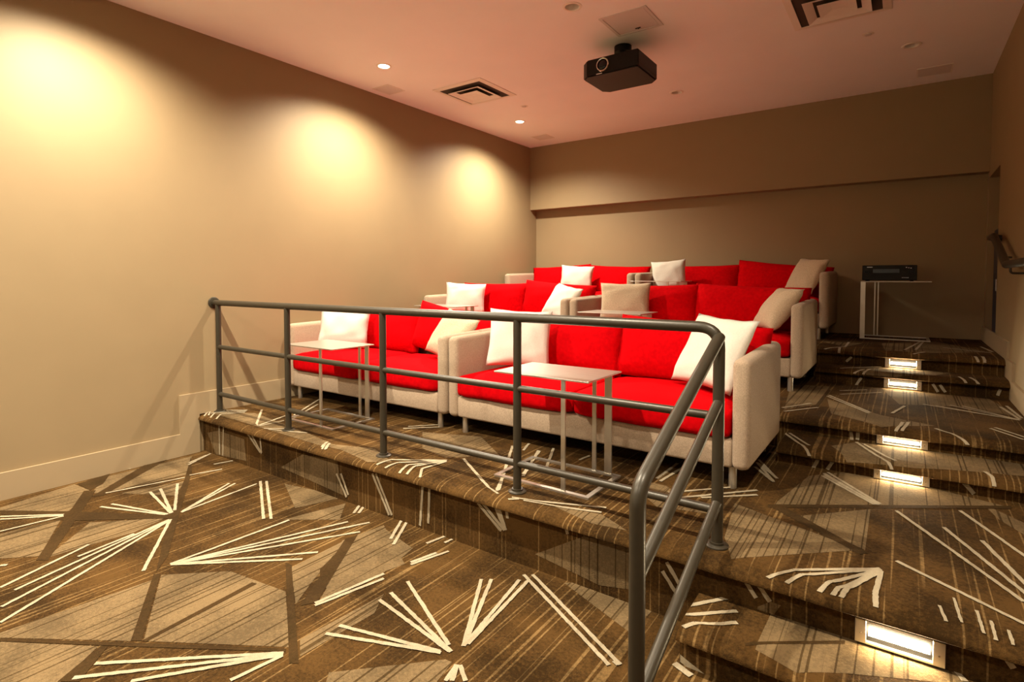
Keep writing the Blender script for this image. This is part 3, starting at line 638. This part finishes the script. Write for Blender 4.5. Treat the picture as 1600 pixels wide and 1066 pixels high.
step_light(2.60, Z1/2 + .012, .094, 'lit step light under the lowest tier, nearest the railing')
step_light(4.24, Z1 + .006, .064, 'lit step light in the lower riser of the middle flight')
step_light(4.64, h2 + .006, .064, 'lit step light in the upper riser of the middle flight')
step_light(6.30, Z2 + .006, .084, 'lit step light in the lower riser of the top flight')
step_light(6.60, h3 + .006, .084, 'lit step light in the highest riser, nearest the back wall')

# ================================================================ CEILING FITTINGS
def downlight(x, y, on, label, group, watts=0):
    t = thing('downlight', label, 'downlight', (x, y, H), 0, group)
    obj('trim_ring', lathe(bmesh.new(), [(HOLE - .004, -.001), (HOLE + .002, -.007), (HOLE + .02, -.004), (HOLE + .022, 0)], 32, cap=False), M['ventp'], t, smooth=True, angle=40)
    obj('recess', lathe(bmesh.new(), [(HOLE, 0), (HOLE - .002, .05), (HOLE - .014, .10)], 32, cap=False), M['ventp'], t, smooth=True)
    obj('lamp', lathe(bmesh.new(), [(.052, .075 if not on else .045), (.048, .101)], 28), M['led'] if on else M['ring'], t)
    if on:
        ld = bpy.data.lights.new('downlight_lamp', 'SPOT'); ld.energy = watts; ld.color = LAMP
        ld.spot_size = R(148); ld.spot_blend = 1.0; ld.shadow_soft_size = .035
        put(bpy.data.objects.new('downlight_lamp', ld), t, (0, 0, -.02))
NM = {(-4.67, -1.04): 'glowing recessed downlight by the left wall, nearest the screen', (-4.67, 1.58): 'glowing recessed downlight by the left wall over the lower floor',
      (-2.35, -1.04): 'glowing recessed downlight in the middle of the ceiling, nearest the screen', (-2.35, 1.58): 'glowing recessed downlight in the middle of the ceiling before the railing',
      (.02, -1.04): 'glowing recessed downlight by the right wall, nearest the screen', (.02, 1.58): 'glowing recessed downlight by the right wall above the first step',
      (-4.67, 4.20): 'glowing recessed downlight beside the big square vent, left of the projector', (-4.67, 6.82): 'glowing recessed downlight in the corner nearest the back wall'}
for x, y in LIT:
    downlight(x, y, True, NM[(x, y)], 'lit downlights along the left wall' , DOWNLIGHT_W if y > 1 else FRONT_W)
for x, y in LIT_MORE:
    downlight(x, y, True, NM[(x, y)], 'lit downlights over the lower floor', (FLOOR_W if x < -1 else AISLE_W) * (1 if y > 0 else .5))
NU = {(-2.35, 4.22): 'unlit recessed downlight in front of the access hatch', (-2.35, 6.88): 'unlit recessed downlight behind the projector',
      (.02, 6.85): 'unlit recessed downlight near the right wall grille', (.02, 4.22): 'unlit recessed downlight above the aisle'}
for x, y in UNLIT: downlight(x, y, False, NU[(x, y)], 'unlit downlights')

def vent(x, y, s, label):
    t = thing('ceiling_vent', label, 'vent', (x, y, H), 0, 'square ceiling vents')
    a = s / 2
    def ring(o, i, zo, zi, th=.004):
        bm = bmesh.new()
        lo = [(-o,-o,zo),(o,-o,zo),(o,o,zo),(-o,o,zo)]; li = [(-i,-i,zi),(i,-i,zi),(i,i,zi),(-i,i,zi)]
        A = [bm.verts.new(p) for p in lo]; B = [bm.verts.new(p) for p in li]
        C = [bm.verts.new((p[0], p[1], p[2] + th)) for p in lo]; D = [bm.verts.new((p[0], p[1], p[2] + th)) for p in li]
        for k in range(4):
            j = (k + 1) % 4
            bm.faces.new((A[k], A[j], B[j], B[k])); bm.faces.new((C[k], D[k], D[j], C[j]))
            bm.faces.new((A[k], C[k], C[j], A[j])); bm.faces.new((B[k], B[j], D[j], D[k]))
        bmesh.ops.recalc_face_normals(bm, faces=bm.faces[:])
        return bm
    obj('shade_plate', boxm(-a + .05, a - .05, -a + .05, a - .05, -.004, -.001), M['gap_shade'], t)  # flat dark plate painted as the shade behind the louvers
    obj('frame', ring(a, a - .062, -.006, -.014, .005), M['ventp'], t)
    obj('louver', ring(a - .135, a - .205, -.040, -.018, .003), M['ventp'], t)
    obj('centre_plate', ring(a - .235, .03, -.042, -.028, .003), M['ventp'], t)
    obj('centre_cap', boxm(-.04, .04, -.04, .04, -.030, -.024), M['ventp'], t)
vent(-4.40, 5.44, .745, 'square louvred ceiling vent between the two glowing downlights')
vent(-.50, 5.45, .745, 'square louvred ceiling vent near the right wall, cut by the top of the frame')

t = thing('access_hatch', 'square ceiling access hatch in front of the projector mount', 'hatch', (-2.05, 4.77, H))
bm = bmesh.new(); a = .22
for q in ((-a, a, -a, -a + .028), (-a, a, a - .028, a), (-a, -a + .028, -a + .028, a - .028), (a - .028, a, -a + .028, a - .028)): box(bm, *q, -.007, 0)
obj('frame', bm, M['hatchp'], t)
obj('panel', boxm(-a + .032, a - .032, -a + .032, a - .032, -.004, 0), M['hatchp'], t)
obj('latch', boxm(-.02, .03, .135, .15, -.008, -.004), M['black'], t)
obj('latch_pin', boxm(.0, .012, .15, .158, -.009, -.004), M['ring'], t)

def grille(x, y, s, label):
    t = thing('ceiling_speaker', label, 'speaker', (x, y, H), 0, 'square ceiling speakers')
    a = s/2; bm = bmesh.new()
    for q in ((-a, a, -a, -a + .012), (-a, a, a - .012, a), (-a, -a + .012, -a + .012, a - .012), (a - .012, a, -a + .012, a - .012)): box(bm, *q, -.006, 0)
    obj('frame', bm, M['ventp'], t)
    obj('grille', boxm(-a + .012, a - .012, -a + .012, a - .012, -.004, 0), M['grille'], t)
grille(-5.2, 4.75, .28, 'square ceiling speaker grille beside the nearer glowing downlight')
grille(-4.87, 7.78, .28, 'square ceiling speaker grille in the back left corner')
grille(.235, 7.82, .32, 'square ceiling speaker grille in the back right corner')

def sprinkler(x, y, label):
    t = thing('sprinkler', label, 'sprinkler', (x, y, H), 0, 'ceiling sprinkler caps')
    obj('rose', lathe(bmesh.new(), [(.045, -.004), (.05, 0)], 24), M['ventp'], t)
    obj('cap', lathe(bmesh.new(), [(.026, -.012), (.03, -.004)], 20), M['hatchp'], t)
sprinkler(-.32, 6.30, 'small round sprinkler cap beside the right hand vent')
sprinkler(-4.21, 6.25, 'small round sprinkler cap beside the corner downlight')

# ================================================================ PROJECTION SCREEN (faces the sofas)
t = thing('projection_screen', 'wide white projection screen in a black frame facing the sofas', 'screen', (-2.34, YF, 1.0))
obj('surface', boxm(-2.45, 2.45, .02, .03, .06, 2.70), M['screen'], t)
bm = bmesh.new()
for q in ((-2.53, 2.53, -.02, .06), (-2.53, 2.53, 2.70, 2.78)): box(bm, q[0], q[1], 0, .045, q[2], q[3])
for q in ((-2.53, -2.45), (2.45, 2.53)): box(bm, q[0], q[1], 0, .045, .06, 2.70)
obj('frame', bm, M['black'], t)

# ================================================================ PROJECTOR
px, py, pz = -2.33, 5.16, 3.605
t = thing('projector', 'black projector hanging upside down from the ceiling', 'projector', (px, py, pz))
hw, hd, hh, c = .298, .265, .165, .065
out = [(-hw + c, -hd), (hw - .012, -hd), (hw, -hd + .012), (hw, hd - c), (hw - c, hd), (-hw + c, hd), (-hw, hd - c), (-hw, -hd + c)]
bm = prism(bmesh.new(), out, 'z', 0, hh)
bmesh.ops.bevel(bm, geom=[e for e in bm.edges if abs(e.verts[0].co.z - e.verts[1].co.z) < 1e-5], offset=.012, segments=2, affect='EDGES')
obj('body', bm, M['black'], t)
obj('lens_ring', lathe(bmesh.new(), [(.062, 0), (.065, .012), (.06, .020), (.053, .018), (.050, .004)], 32, cap=False), M['ring'], t, (-.06, -hd + .002, .085), (R(90), 0, 0), smooth=True, angle=40)
obj('lens', lathe(bmesh.new(), [(.052, .004), (.042, .013), (.022, .018), (.002, .0195)], 28), M['glass'], t, (-.06, -hd + .002, .085), (R(90), 0, 0), smooth=True)
obj('side_groove', boxm(hw - .001, hw + .0015, -hd + .05, hd - .07, .035, .042), M['gap_shade'], t)
obj('badge', boxm(-.13, -.07, -hd - .001, -hd + .002, .006, .014), M['mark'], t)
m_ = obj('mount_arm', lathe(bmesh.new(), [(.03, 0), (.03, H - pz - hh + .002)], 20), M['black'], t, (0, .06, hh - .002), smooth=True, angle=40)
obj('mount_plate', rbox(-.10, .10, -.06, .17, 0, .03, .008, 2), M['black'], m_, (0, -.06, .002))
obj('ceiling_plate', lathe(bmesh.new(), [(.085, 0), (.085, .06), (.06, .062)], 28), M['black'], m_, (0, 0, H - pz - hh - .062), smooth=True, angle=40)
